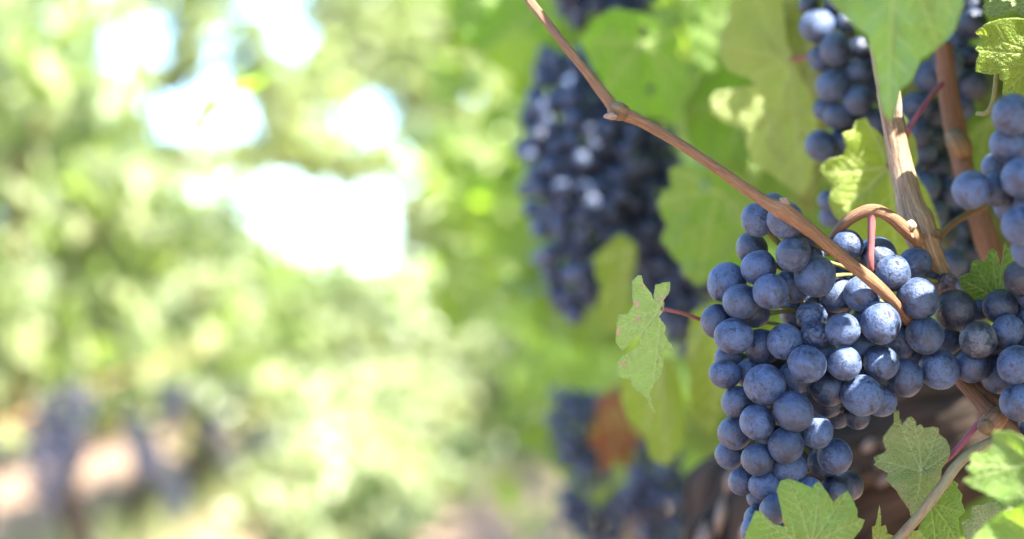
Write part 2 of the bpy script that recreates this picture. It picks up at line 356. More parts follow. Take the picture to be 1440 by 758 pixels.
def put_grape(root, p, r, outward, kind='round', lo=False, stretch=None):
    me = {'round': random.choice(BERRY_LO if lo else BERRY), 'dark': BERRY_D, 'shrivelled': random.choice(SHRIV), 'raisin': RAIS}[kind]
    o = link('grape', me, root, Vector(p) - root.location); q = (-Vector(outward)).to_track_quat('Z', 'Y')
    o.rotation_mode = 'QUATERNION'; j = Vector((random.gauss(0, 1), random.gauss(0, 1), random.gauss(0, 1))).normalized()
    from mathutils import Quaternion
    o.rotation_quaternion = Quaternion(j, random.uniform(0, 0.7)) @ q @ Quaternion((0, 0, 1), random.uniform(0, 6.28))
    e = random.uniform(0.94, 1.04); o.scale = stretch or (r * e, r * random.uniform(0.95, 1.04), r * random.uniform(0.99, 1.08))
    if kind == 'raisin': o['label'] = 'pink shrivelled raisin'; 
    if kind == 'shrivelled': o['label'] = 'dented shrivelled grape'
    return o
def solve_depths(L, D0, curve, cx, half, pack=0.91):
    """front grapes first: each goes just deep enough to sit behind the ones it overlaps"""
    L = sorted(L, key=lambda g: g[3]); out = []
    for g in L:
        x, y, r, lay = g[:4]; r *= 1.035; kind = g[4] if len(g) > 4 else 'round'; D = D0 + curve * min(1.6, abs(x - cx(y)) / half(y)) ** 2 + lay * 0.0045
        for it in range(60):
            p = P(x, y, D); R = r * S_ * D; bad = 0
            for (q, rq, *_k) in out:
                if (p - q).length < (R + rq) * pack: bad = 1; break
            if not bad: break
            D += 0.0015
        out.append((p, R, kind))
    return out
def bunch(label, root, grapes, axis, group, stalk_pts=None, stalk_mat=None, lo=False, srad=0.0014, cat='grape bunch'):
    """bunch > many grapes, stem (rachis and pedicels), stalk"""
    t = thing('grape_bunch', root, label, cat, group); ax = [Vector(a) for a in axis]; g = G()
    c = tube(g, axis, [srad * 1.2] + [srad] * (len(axis) - 1), 7, 6, 0.1)
    for (p, r, kind) in grapes:
        i = int(np.argmin(np.linalg.norm(c - np.array(p), axis=1))); a = Vector(c[max(0, i - 2)]); d = p - a
        put_grape(t, p, r, d, kind, lo, (r * 1.05, r * 0.72, r * 0.78) if kind == 'raisin' else None)
        if d.length > 1e-4 and not lo:
            e = p - d.normalized() * r * 0.8; tube(g, [a, (a + e) / 2 + Vector((0, 0, 0.0015)), e], [0.0008, 0.0007, 0.0012], 6, 3)
    part('stem', g, RACHIS, t)
    if stalk_pts:
        s = G(); tube(s, stalk_pts[0], stalk_pts[1], 12, 8, 0.04, 150); part('stalk', s, stalk_mat, t)
    return t

MAIN = [(1104,309,25,0),(1066,309,23.5,1),(1086,291,20,3),(1057.5,350,22.5,1),(1066.5,376,24.5,0.5),(1115.5,357,24.5,0.3),(1022,398,27,1),(1041.7,424,25,0.4),(1084,410,25.5,0),
 (1114,402,24,3),(1146,388,29,1),(1128,334,19,3),(1140,355,19,4),(1192,345,21,3),(1187,385,22,2),(1197,392,17,2),(1178,415,25,1),(1212,413,25,0.2),(1232,363,28,2.5),(1255.5,384,24,0.6),
 (1286,372,24,2),(1303,391,20,2.5),(1331,397,17,1.2,'raisin'),(1291,420,29,0),(1344,436,29,0.2,'dark'),(1238,454,29,0),(1301,472,25.5,0.3),(1263,480,24,1.5),(1239,511,24,0.8),(1272,531,26.5,0.8),
 (1320.6,519,28,0),(1185,464,24,0.2),(1187,511,24,0),(1135,512,26,0.1),(1118,530,23.5,1),(1166,547,24.5,0.1),(1160,560,26.5,1),(1212,556,28,0),(1237,563,23,1.8),(1075,541,28,0),
 (1104,481,25,0.3),(1072,488,25,1),(1032,473,26,0),(1010,452,23,1),(1019.5,526,21,0.4),(1026,503,19,1.6),(1054,525,20,1.2),(1038,566,23,0.6),(1065,594,25,0),(1116,579,28,0),
 (1033,609,23.5,0.6),(1026,639,21,1),(1065,646,22.5,0.3),(1105,627,25,0),(1148,607,24,0.9),(1109,658,25,0.9),(1174,642,24,0.4),(1158,650,22,2),(1044,677,19.5,0.9),(1074,682,20,0.6),
 (1066,699,15,1.6),(1090,716,22,0.6),(1064,728,18,1.2),(1062,745,20,1),(1138,692,20,1.4),(1175,691,22,0.6,'dark'),(1193,683,20,1.8,'dark'),(1112,704,22,1.5),(1122,735,24,1.5),(1092,752,23,1.3),(1150,724,22,1.8),
 (1140,444,21,1.5,'shrivelled'),(1147,471,20,0.8,'shrivelled'),(1145,424,18,2.4),(1176,583,20,2.4),(1212,488,22,1.8),(1208,449,19,2.2),(1136,640,20,2.6),(1216,528,19,2.4),(1260,440,20,2.6),
 (1060,440,22,2.8),(1120,440,22,3.4),(1085,520,20,3),(1100,555,22,3),(1060,565,20,3),(1155,500,22,3),(1085,620,22,3),(1170,430,22,3.2),(1205,585,18,3.2),(1290,500,20,2.6),(1335,480,18,3)]
cxm = lambda y: np.interp(y, [280, 420, 520, 650, 760], [1110, 1170, 1170, 1105, 1090]); hm = lambda y: np.interp(y, [280, 400, 500, 560, 640, 760], [60, 150, 170, 120, 90, 60])
SOLVED = solve_depths(MAIN, 0.690, 0.016, cxm, hm)
bunch('large sharp bunch of dusty blue grapes in front, hanging below the arched brown stalk', P(1226, 330, 0.71), SOLVED,
      [P(1228, 395, 0.712), P(1205, 430, 0.72), P(1150, 440, 0.722), P(1120, 500, 0.722), P(1105, 580, 0.72), P(1110, 660, 0.718), P(1110, 730, 0.715)], 'grape bunches on the nearest vine',
      ([P(1226, 300, 0.702), P(1225, 340, 0.702), P(1224, 375, 0.703), P(1229, 402, 0.712)], [0.0016, 0.0013, 0.0013, 0.0014]), PINK, srad=0.0019)
RIGHT = [(1376,478,25.5,0,'dark'),(1367,514,25,1),(1407,431,24.5,0.8),(1417,466,23.5,0.3),(1428,513,26,0),(1404,528,24,1),(1433,566,26,0.2),(1430,541,22,1.6),(1438,391,25,0.3,'dark'),(1377,436,15,3),
 (1450,440,25,0.8),(1458,480,26,0.4),(1466,525,25,0.6),(1470,560,24,0.8),(1452,415,22,1.6),(1458,595,24,0.8),(1395,490,22,2.5),(1440,490,22,2.2),(1425,440,20,2.8),(1480,450,25,1)]
SOLVED_R = solve_depths(RIGHT, 0.694, 0.012, lambda y: 1430, lambda y: 80)
bunch('cut-off bunch of dusty dark grapes touching the front bunch, beside the small bright serrated leaf', P(1430, 400, 0.72), SOLVED_R,
      [P(1440, 400, 0.725), P(1425, 460, 0.725), P(1430, 520, 0.725), P(1450, 590, 0.725)], 'grape bunches on the nearest vine')
UPR = [(1366,267,25.5,0.6),(1402,266,25,0.8),(1436,250,28,0.2),(1420,203,26,0.6),(1424,161,28,0.4),(1436,318,28,0.3),(1452,290,26,0.5),(1456,215,26,1),(1448,352,25,1),(1463,180,26,1),(1400,235,20,3),(1420,290,22,3),(1475,250,26,1),(1470,320,26,1)]
SOLVED_U = solve_depths(UPR, 0.622, 0.008, lambda y: 1440, lambda y: 80)
bunch('slightly blurred bunch of blue grapes at the right edge, under the sunlit leaf', P(1460, 130, 0.64), SOLVED_U,
      [P(1465, 140, 0.65), P(1450, 200, 0.65), P(1440, 270, 0.65), P(1450, 340, 0.65)], 'grape bunches on the nearest vine')
TOP = [(1150,37,24,0.3),(1163,27,19,1.2),(1175,69,23,0),(1209,67,17,0.4),(1155,82,18,1.5),(1208,100,18,0.5),(1171,121,22.5,0.3),(1207,141,21.5,0),(1177,163,19,0.2),(1160,153,17,1),(1154,205,21,0),(1182,198,17,0.8),
 (1137,8,14,1),(1190,30,16,1),(1228,88,16,0.6),(1229,114,17,0.6),(1229,170,19,1),(1165,283,15,1.5),(1168,305,15,1.5),(1240,200,20,1.5),(1190,100,18,2.5),(1195,170,18,2.5),(1175,235,18,1.8),(1205,215,20,2),(1240,130,18,2.2),(1180,0,20,1.4),(1215,25,18,1.8),(1195,265,18,2),(1245,60,20,2)]
SOLVED_T = solve_depths(TOP, 0.845, 0.01, lambda y: 1195, lambda y: 60)
bunch('blurred blue bunch at the top, left of the thick buff cane', P(1200, -20, 0.86), SOLVED_T, [P(1200, -20, 0.87), P(1195, 80, 0.87), P(1195, 180, 0.87), P(1180, 300, 0.87)], 'grape bunches on the nearest vine')
BEH = [(1332,86,22,0),(1309,108,23,0.4),(1368,117,23,0.2),(1363,82,18,1.2),(1368,34,21,0.5),(1365,6,20,1),(1289,150,22,0.8),(1290,187,21,0.6),(1297,212,21,1),(1310,300,22,1.8),(1345,60,18,2),(1312,160,20,2),(1320,235,22,1.6),(1300,262,22,1.5),(1330,270,20,2),(1295,330,22,2),(1325,330,22,2.2),(1340,370,20,2.4),(1310,195,22,2.4),(1350,150,20,2.4)]
SOLVED_B = solve_depths(BEH, 0.83, 0.01, lambda y: 1330, lambda y: 60)
bunch('shaded dark bunch behind the russet cane, below the big soft leaf', P(1335, 0, 0.85), SOLVED_B, [P(1345, 0, 0.86), P(1330, 120, 0.86), P(1305, 220, 0.86), P(1320, 350, 0.86)], 'grape bunches on the nearest vine')

def blob_bunch(axis, radii, r, n, tries=9000):
    """random close-packed grapes round an axis"""
    c = spline(axis, 8); R = spline([[x] for x in radii], 8)[:, 0]; out = []
    for _ in range(tries):
        i = random.randrange(len(c)); d = Vector((random.gauss(0, 1), random.gauss(0, 1), random.gauss(0, 0.5))).normalized()
        p = Vector(c[i]) + d * R[i] * random.uniform(0.55, 1); q = r * random.uniform(0.7, 1.12)
        if all((p - a).length > (q + b) * 0.9 for a, b, _ in out): out.append((p, q, 'round'))
        if len(out) >= n: break
    return out
for lab, ax, rad, n in (
  ('long blurred bunch of dark grapes with white glints, left of the soft green leaves', [P(800, 100, 1.24), P(815, 200, 1.24), P(815, 320, 1.24), P(805, 425, 1.24)], [0.022, 0.037, 0.032, 0.012], 190),
  ('blurred dark bunch overlapping the long bunch, just left of the cane', [P(885, 165, 1.28), P(890, 250, 1.28), P(900, 320, 1.28), P(900, 360, 1.28)], [0.02, 0.033, 0.028, 0.014], 140),
  ('small shaded bunch just above the pink stalk of the torn leaf', [P(935, 370, 1.28), P(955, 420, 1.28), P(965, 480, 1.28)], [0.02, 0.022, 0.01], 55),
  ('blurred dark bunch at the top edge, above the soft green leaves', [P(830, -50, 1.24), P(850, -10, 1.24), P(880, 20, 1.24)], [0.036, 0.032, 0.012], 90),
  ('deeply shaded bunch between the thick buff cane and the russet cane', [P(1320, 190, .97), P(1325, 290, .97), P(1330, 360, .97), P(1345, 450, .97)], [.012, .018, .018, .010], 60),
  ('soft bluish bunch beside the russet leaf', [P(830, 575, 1.5), P(825, 620, 1.5), P(835, 665, 1.5)], [0.03, 0.028, 0.012], 60),
  ('soft dark bunch low down, below the russet leaf', [P(835, 670, 1.6), P(840, 720, 1.6), P(845, 790, 1.6)], [0.025, 0.028, 0.012], 60),
  ('soft dark bunch low beside the brown trunk', [P(925, 650, 1.45), P(925, 700, 1.45), P(930, 780, 1.45)], [0.02, 0.025, 0.012], 60)):
    bunch(lab, ax[0], blob_bunch(ax, rad, 0.0061, int(n * 1.2)), ax, 'blurred grape bunches further along the near row', lo=True)

# ------------------------------------------------------------------ canes of the nearest vine
def cane(label, pts, rad, mat, nodes=(), seg=18, n=10, rough=0.05, cat='vine cane'):
    o = P(*pts[0]); t = thing('vine_cane', o, label, cat); g = G(); tube(g, [P(*p) for p in pts], rad, 26, 22, rough * 1.6, 190, 0.11); part('shoot', g, mat, t)
    for (p, a, b, ra, m_) in nodes:
        q = G(); tube(q, [P(*a), P(*p), P(*b)], [ra * 0.75, ra, ra * 0.75], 16, 7, 0.12, 300); part('node', q, m_, t)
    return t
def shards(g, px, py, D, n, ln, spread=1.0, up=1.0):
    """dried scales of an old bud"""
    for _ in range(n):
        a = random.uniform(-1.3, 1.3) * spread; l = ln * random.uniform(0.5, 1.1)
        tube(g, [P(px + random.uniform(-3, 3), py + random.uniform(-3, 3), D), P(px + math.sin(a) * l * 0.6, py - up * math.cos(a) * l * 0.6, D - 0.001), P(px + math.sin(a) * l, py - up * math.cos(a) * l * 0.9, D + random.uniform(-0.002, 0.002))], [0.0011, 0.001, 0.0003], 6, 3, 0.3, 400)
K = S_ * 0.69
t = cane('slender reddish brown cane crossing the picture from the top edge down to the front bunch',
     [(735,-12,.70),(790,58,.69),(830,108,.688),(862,150,.686),(872,157,.686),(905,173,.686),(960,205,.684),(1020,245,.682),(1075,283,.681),(1098,294,.680),(1108,300,.680),(1150,332,.682),(1195,370,.686),(1225,394,.688),(1246,414,.692),(1266,437,.70),(1281,457,.706),(1292,485,.716)],
     [K*6.2, K*6.2, K*6.6, K*8.5, K*10, K*7.5, K*7.2, K*7.6, K*8.8, K*12.5, K*11.5, K*9, K*8.6, K*9, K*8.5, K*8, K*7.5, K*6], CANE,
     [((869,156,.685),(862,150,.686),(880,160,.686),K*13.5,NODE)])
g = G(); shards(g, 860, 163, .683, 5, 11, 0.9, -0.2); part('bud', g, DRY, t)
g = G(); shards(g, 1106, 288, .679, 7, 14, 0.8); part('bud', g, DRY, t)
t = cane('thick buff cane rising behind the front bunch, sunlit patch below its torn top',
     [(1238,60,.735),(1248,130,.732),(1258,185,.73),(1269,240,.728),(1281,290,.724),(1292,320,.722),(1305,355,.722),(1322,395,.73),(1340,450,.745)],
     [K*16, K*16, K*16.5, K*17.5, K*21, K*26, K*21, K*19, K*18], CANE_G)
q = G(); tube(q, [P(1262,165,.715), P(1264,148,.714), P(1265,128,.716)], [K*7, K*5, K*1], 8, 5, 0.2, 200); part('peeled_bark', q, DRY, t)
q = G(); tube(q, [P(1281,306,.706), P(1280,316,.7055), P(1279,322,.7065), P(1284,335,.705)], [K*1.5, K*9, K*6, K*1.5], 9, 6, 0.2, 200); part('bud', q, DRY, t)
q = G(); shards(q, 1318, 330, .712, 6, 9, 1.2); part('bud_scar', q, NODE, t)
cane('arched brown tendril stalk between the thick cane and the front bunch',
     [(1292,338,.712),(1272,322,.706),(1252,305,.703),(1232,296,.702),(1212,299,.703),(1190,312,.706),(1172,335,.712),(1166,352,.718),(1150,350,.728),(1130,345,.735)],
     [K*11, K*10, K*9, K*9, K*8.5, K*8, K*8, K*7.5, K*6, K*5], CANE, cat='vine stalk')
cane('russet upright cane in the shade behind the blurred grapes, right of the thick buff cane',
     [(1326,60,.80),(1336,140,.80),(1347,200,.80),(1360,255,.795),(1382,320,.79),(1405,390,.79),(1420,450,.79)], [K*15, K*16, K*19, K*16, K*19, K*18, K*18], CANE_R,
     [((1349,203,.792),(1340,190,.8),(1356,215,.8),K*19,NODE)])
cane('thin brown side shoot running between the thick buff cane and the russet cane',
     [(1318,335,.73),(1336,318,.74),(1360,302,.76),(1385,290,.78)], [K*6, K*5, K*5.5, K*7], CANE, cat='vine shoot')
t = cane('short orange brown spur with a knobbly joint, under the grapes at the lower right',
     [(1340,520,.725),(1356,540,.72),(1378,565,.715),(1398,590,.712),(1425,630,.715),(1450,690,.72),(1460,760,.73)], [K*9, K*10, K*11, K*16, K*20, K*20, K*20], CANE_R,
     [((1395,595,.705),(1386,600,.708),(1408,580,.712),K*17,CANE)], cat='vine spur')
g = G(); tube(g, [P(1368,528,.722), P(1385,548,.718), P(1400,570,.714)], [K*6, K*7, K*9], 12, 6, 0.06); part('side_spur', g, CANE_R, t)
g = G(); tube(g, [P(1387,598,.699), P(1383,601,.696), P(1381,602,.6945)], [K*10, K*9, K*5], 12, 5, 0.2, 300); part('cut_stub', g, NODE, t)
cane('pale green and pink shoot slanting up in front of the folded olive leaf',
     [(1255,768,.69),(1290,728,.69),(1320,690,.69),(1345,655,.692),(1370,634,.698),(1400,620,.705),(1420,612,.71)], [K*7.5, K*7.2, K*7.5, K*7.5, K*7.5, K*8, K*9], SHOOT, cat='vine shoot')
cane('thin dull yellow tendril curling beside the upper grapes at the right edge',
     [(1408,60,.70),(1402,100,.70),(1397,140,.70),(1388,158,.70),(1374,160,.705)], [K*3, K*3.5, K*3.5, K*3.5, K*3], RACHIS, cat='tendril')
cane('thin purple stalk crossing the dark grapes right of the thick buff cane',
     [(1280,178,.78),(1295,155,.78),(1312,132,.785),(1325,118,.79)], [K*4, K*4, K*4, K*4.5], PURPLE, cat='leaf stalk')

# ------------------------------------------------------------------ leaves one can tell apart
TL = traced_leaf; NG = 'leaves on the nearest vine'
TL('light green lobed leaf covering the foot of the front bunch, small brown scar', [(1049,749),(1056,732),(1062,718),(1069,719),(1080,730),(1090,738),(1103,740),(1098,715),(1092,690),(1097,677),(1108,672.5),(1121,677),(1133,682),(1142,686),(1146,680),(1151,676.5),(1160,688),(1172,706),(1181,697),(1192,690),(1199,702),(1205,715),(1206,728),(1216,731),(1212,742),(1200,758),(1192,778),(1150,802),(1110,808),(1070,788),(1042,768)],
   .668, LEAF_M, (1140,768), [(1108,674),(1151,679),(1192,692),(1063,721),(1214,732)], (0.1, -0.25), 2.0, 0.005, NG, 0.6, 0.7)
TL('folded olive leaf with pale veins at the lower right, behind the slanting shoot', [(1256,569),(1260,578),(1264,577),(1265,588),(1269,598),(1274,589),(1281,585),(1287,591),(1289,600),(1294,596),(1300,602),(1309,600),(1319,601),(1321,611),(1330,617),(1335,627),(1336.5,637),(1331,650),(1324,660),(1323,673),(1316,688),(1302,703),(1291,716),(1282,728),(1278,716),(1269,704),(1260,689),(1246,675),(1249,665),(1239,660),(1229,654),(1232,650),(1228,643),(1244,635.5),(1246,632),(1242,623),(1241,615),(1247,607),(1257,594)],
   .702, LEAF_O, (1295,664), [(1262,592),(1282,587),(1335,638),(1231,648),(1283,724),(1319,604)], (0.35, 0.1), -2.0, 0.004, NG, 0.5, 0.8, petiole=[(1297,663,.7045),(1318,655,.712),(1342,636,.712),(1362,612,.71),(1384,586,.708)], pmat=PURPLE, fold=(0.45, -0.9, 0.25), prad=.0011)
TL('dark green leaf half hidden below the slanting shoot', [(1291,745),(1305,718),(1318,700),(1327,686),(1340,676),(1347,680),(1346,687),(1353,695),(1352,706),(1357,719),(1347,729),(1349,744),(1349,758),(1345,788),(1310,803),(1283,775)],
   .716, LEAF, (1309,706), [(1356,720),(1341,678),(1346,760),(1320,798)], (-0.2, 0.2), 2, 0.004, NG, 0.35, 1.2)
TL('soft bright green leaf out of focus at the lower right edge, below the knobbly spur', [(1394,608),(1418,606),(1436,613),(1460,632),(1475,670),(1465,710),(1428,716),(1398,700),(1375,689),(1353,677),(1366,668),(1358,658),(1366,654),(1364,640),(1384,636),(1397,625)],
   .60, LEAF_M, (1450,650), [(1395,612),(1356,676),(1362,650),(1428,712)], (0.1, -0.3), 1, 0.005, NG, 0.45, 1.5)
TL('soft bright green leaf at the bottom right corner, lowest at the right edge', [(1366,760),(1386,737),(1406,720),(1440,709),(1480,715),(1500,760),(1480,800),(1420,815),(1372,800)],
   .60, LEAF, (1470,760), [(1370,758),(1406,722),(1440,712),(1420,812)], (0.0, -0.3), 1, 0.005, NG, 0.7, 2)
TL('small olive leaf corner between the two soft bright leaves and the dark one', [(1350,735),(1365,727),(1366,712),(1385,708),(1400,703),(1412,715),(1407,737),(1395,748),(1380,775),(1362,768)],
   .685, LEAF_O, (1405,740), [(1352,735),(1368,713),(1366,766)], (0, 0.2), 1, 0.003, NG, 0.3, 1.2)
TL('tiny upright folded leaf tip at the bottom edge, right of the light green lobed leaf', [(1226,741),(1231,739),(1234,726),(1236.5,710),(1239,726),(1239,741),(1245,738),(1248,747),(1244,756),(1240,778),(1228,776)],
   .70, LEAF_Y, (1236,772), [(1236.5,712),(1247,740),(1227,742)], (0.8, 0), 1, 0.001, NG, 0.4, 0.4, h=2)
TL('yellowish leaf edge peeping over the bottom edge under the folded olive leaf', [(1243,756),(1248,750),(1262,756),(1278,746),(1294,746),(1301,757),(1296,792),(1252,792)],
   .694, LEAF_Y, (1275,785), [(1248,752),(1294,748),(1278,748)], (0, -0.5), 1, 0.002, NG, 0.5, 0.8)
TL('small sharp green serrated leaf, above the grapes near the right edge', [(1348,391),(1357,386),(1364,383),(1365,375),(1366,369),(1372,365),(1379,367),(1386,369),(1387,362),(1389,356),(1395,349),(1401,353),(1404,362),(1406,373),(1408,376),(1410,360),(1411,349),(1413,339),(1417,348),(1419,351),(1422,347),(1427,355),(1430,363),(1427,374),(1421,382),(1422,398),(1428,412),(1420,420),(1400,430),(1385,430),(1370,422),(1358,413),(1352,406)],
   .722, LEAF, (1405,422), [(1350,392),(1368,368),(1395,352),(1413,342),(1428,362)], (0.2, -0.2), 2, 0.003, NG, 0.05, 0.7)
TL('sunlit crinkled bright leaf at the upper right edge, half in shade', [(1371.5,45.5),(1385,34),(1406,26.6),(1425,25),(1440,26),(1475,30),(1495,80),(1490,118),(1445,137),(1425,135),(1409,134),(1411,114),(1406,112),(1405,103),(1396,105),(1387,104),(1372,101),(1372,89),(1377,74),(1370.6,70),(1374,64),(1383,55),(1377,50)],
   .68, LEAF_Y, (1475,80), [(1373,46),(1373,100),(1411,132),(1440,27),(1372,70)], (0.3, -0.5), 1, 0.005, NG, 0.2, 0.8)
TL('dull grey green leaf with a curled edge in the top right corner', [(1382,10),(1387,3),(1392,-6),(1440,-25),(1475,0),(1465,32),(1440,23),(1433,20.6),(1425,15),(1414,17),(1402,24),(1388,23),(1387,19),(1391,15.5)],
   .69, LEAF_O, (1465,0), [(1383,10),(1390,22),(1432,20)], (0.2, 0.4), 1, 0.003, NG, 0.3, 0.7, flip=True)
TL('large soft bluish green leaf hanging from the top edge, its tip over the thick cane', [(1154,-12),(1171,6),(1195,31),(1219,51),(1230,86),(1236,127),(1240,156),(1252,172),(1261,148),(1267,123),(1281,113),(1295,82),(1316,69),(1336,51),(1350,20),(1358,-10),(1350,-70),(1300,-110),(1220,-120),(1150,-60)],
   .57, LEAF_B, (1262,-70), [(1251,165),(1160,-10),(1345,25),(1320,65)], (0.15, -0.35), 1.5, 0.006, NG, 0.55, 1.5)
TL('glowing yellow green leaf behind the arched stalk and the thick cane', [(1152,240),(1160,226),(1186,218),(1190,205),(1184,188),(1200,182),(1203,170),(1217,165),(1225,178),(1238,188),(1246,205),(1262,190),(1275,178),(1287,195),(1291,225),(1284,240),(1300,262),(1313,290),(1323,320),(1316,346),(1292,352),(1275,371),(1255,373),(1235,356),(1205,331),(1175,306),(1165,285),(1170,262)],
   .79, LEAF_Y, (1250,235), [(1155,240),(1215,168),(1286,200),(1320,320),(1260,370),(1175,300)], (0.2, -0.3), 1, 0.006, NG, 0.5, 1.2, petiole=[(1250,235,.79),(1268,205,.785),(1280,178,.78)], pmat=PURPLE)
TL('large pale olive leaf with two white specks, left of the blurred top bunch', [(997,142),(1006,128),(1036,124),(1064,119),(1050,108),(1025,100),(1010,77),(1014,48),(1028,22),(1027,-8),(1050,-18),(1095,-8),(1102,22),(1108,66),(1117,82),(1126,108),(1150,158),(1150,185),(1144,214),(1142,250),(1129,278),(1102,259),(1080,241),(1058,230),(1050,207),(1047,182),(1021,174),(1002,160)],
   .90, LEAF_P, (1113,84), [(1000,148),(1012,60),(1130,272),(1060,225),(1060,-12)], (0.3, -0.2), 1, 0.006, NG, 0.5, 1.5, petiole=[(1113,84,.90),(1135,80,.895),(1152,76,.89)])
TL('soft mid green leaf with dark holes, just above the bend of the slender cane', [(827,36),(858,12),(898,16),(942,36),(957,55),(953,75),(973,115),(957,138),(953,170),(918,166),(878,158),(850,130),(843,110),(815,60)],
   1.02, LEAF, (905,60), [(955,165),(820,55),(950,45),(850,125),(970,118)], (0.2, -0.3), 1, 0.007, NG, 0.75, 3, holes=((905,46,9),(916,124,7)))
TL('soft green leaf directly under the slender cane, left of the front bunch top', [(925,290),(930,270),(945,262),(940,240),(965,230),(985,240),(1010,235),(1040,248),(1066,275),(1062,310),(1042,345),(1012,382),(985,402),(965,390),(955,370),(930,340),(938,315)],
   .96, LEAF_M, (1010,270), [(928,285),(985,398),(945,240),(1055,320)], (0.2, -0.3), 1, 0.007, NG, 0.75, 3, holes=((992,258,10),))
TL('soft green leaf behind the left edge of the front bunch, under the pale olive leaf', [(985,250),(1010,205),(1060,195),(1100,190),(1150,215),(1180,260),(1165,330),(1120,365),(1075,340),(1055,300)],
   1.06, LEAF_M, (1110,205), [(1050,260),(1120,360),(1175,270)], (0.2, -0.3), 1, 0.007, NG, 0.6, 3)
TL('soft green leaf behind the pale olive leaf and above the slender cane', [(960,150),(985,110),(1020,92),(1060,110),(1085,160),(1062,218),(1010,232),(970,208)],
   1.03, LEAF, (1060,140), [(965,155),(1010,230),(1062,215)], (0.2, -0.3), 1, 0.007, NG, 0.5, 3)
TL('small ragged leaf with tan dry patches on a pink stalk, left of front bunch', [(888.6,397),(896,388),(902,387),(905,399),(913,409),(919.5,421),(921,401),(928,399),(942,396),(942,408),(933,423),(934,435),(926,446),(931,452),(936,459),(934,470),(941,481),(948,491),(934,493),(933,510),(930,525),(919,540),(913,555),(916,568),(923,582),(915,573),(908,558),(898,551),(889,543),(887,534),(879,532),(870,531),(866,516),(872,503),(884,496),(894,489),(899,479),(898,474),(889,480),(876,493),(866,482),(867,458),(870,443),(884,441),(890,428)],
   .708, LEAF_S, (929,434), [(899,389),(938,398),(945,490),(868,462),(915,560),(870,520)], (0.25, -0.15), 1, 0.003, NG, 0.6, 1.0, petiole=[(929,434,.708),(945,437,.712),(965,442,.72),(990,451,.73),(1015,456,.74)], h=2.6, prad=.0007)
TL('soft yellowish leaf low between the long blurred bunch and the torn leaf', [(832,365),(870,328),(892,340),(895,370),(885,400),(882,450),(862,472),(840,440),(845,400)],
   1.08, LEAF_Y, (885,350), [(838,368),(862,468),(845,430)], (0.2, -0.3), 1, 0.006, NG, 0.3, 3)
TL('soft light green leaf hanging behind the tip of the torn leaf', [(872,560),(880,500),(905,480),(950,515),(964,570),(962,620),(940,654),(918,647),(905,612),(885,592)],
   .98, LEAF_Y, (930,510), [(875,560),(940,650),(905,605)], (0.2, -0.3), 1, 0.006, NG, 0.4, 3)
TL('soft light green leaf between the torn leaf and the front bunch', [(965,500),(972,440),(1005,425),(1022,480),(1024,560),(1000,612),(975,590)],
   .95, LEAF_Y, (1005,440), [(1000,608),(968,500),(1022,560)], (0.2, -0.3), 1, 0.006, NG, 0.3, 3)
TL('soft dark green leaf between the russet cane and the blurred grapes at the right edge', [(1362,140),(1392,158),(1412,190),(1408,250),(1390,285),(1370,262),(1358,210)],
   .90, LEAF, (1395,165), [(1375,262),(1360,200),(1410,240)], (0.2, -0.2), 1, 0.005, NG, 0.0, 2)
TL('added dark backing leaf behind the russet cane, lower of the dim ones', [(1270,300),(1310,270),(1370,260),(1430,280),(1470,340),(1450,420),(1390,460),(1330,450),(1280,400)],
   1.10, LEAF_O, (1370,290), [(1275,310),(1390,455),(1460,360)], (0.2, -0.2), 1, 0.006, NG, 0.0, 3)  # dark backing: deep shade put into the leaf tint
TL('added dark backing leaf behind the russet cane, upper of the dim ones', [(1265,130),(1320,90),(1400,80),(1460,120),(1470,210),(1430,270),(1350,290),(1280,240)],
   1.14, LEAF_O, (1370,110), [(1270,140),(1350,285),(1460,200)], (0.2, -0.2), 1, 0.006, NG, 0.0, 3)  # dark backing as below it, shade put into the tint
TL('soft green leaf at the top edge, left of where the slender cane enters', [(632,10),(655,-25),(780,-35),(802,20),(772,52),(722,42),(680,78),(650,52)],
   1.3, LEAF, (780,-10), [(635,10),(680,75),(770,50)], (0.2, -0.3), 1, 0.008, NG, 0.7, 3)
TL('soft olive strip of leaf behind the blurred top bunch', [(1098,-25),(1150,-30),(1172,60),(1165,200),(1145,300),(1120,290),(1128,190),(1110,110)],
   .98, LEAF_O, (1140,-10), [(1140,290),(1100,0)], (0.2, -0.2), 1, 0.006, NG, 0.7, 3)
TL('soft green leaf at the top edge, right of the leaf with dark holes', [(955,-10),(1000,-30),(1045,0),(1035,70),(1000,100),(975,85),(968,40)],
   1.1, LEAF, (1000,-10), [(1000,95),(960,0),(1040,60)], (0.2, -0.3), 1, 0.006, NG, 0.6, 3)
TL('russet dead leaf hanging beside the soft bluish bunch', [(834,600),(842,580),(838,560),(856,556),(866,540),(878,566),(896,572),(888,598),(904,616),(888,632),(886,660),(866,648),(846,668),(842,634),(828,622)],
   1.42, LEAF_R, (865,565), [(840,610),(866,650),(888,615)], (0.3, -0.3), 1, 0.008, 'dead leaves by the low bunches', 0.6, 2)
TL('brown dead leaf low between the soft dark bunches', [(880,700),(905,680),(930,695),(935,725),(915,745),(890,735)],
   1.5, LEAF_R, (905,690), [(885,705),(912,740),(932,720)], (0.3, -0.3), 1, 0.008, 'dead leaves by the low bunches', 0.2, 2)

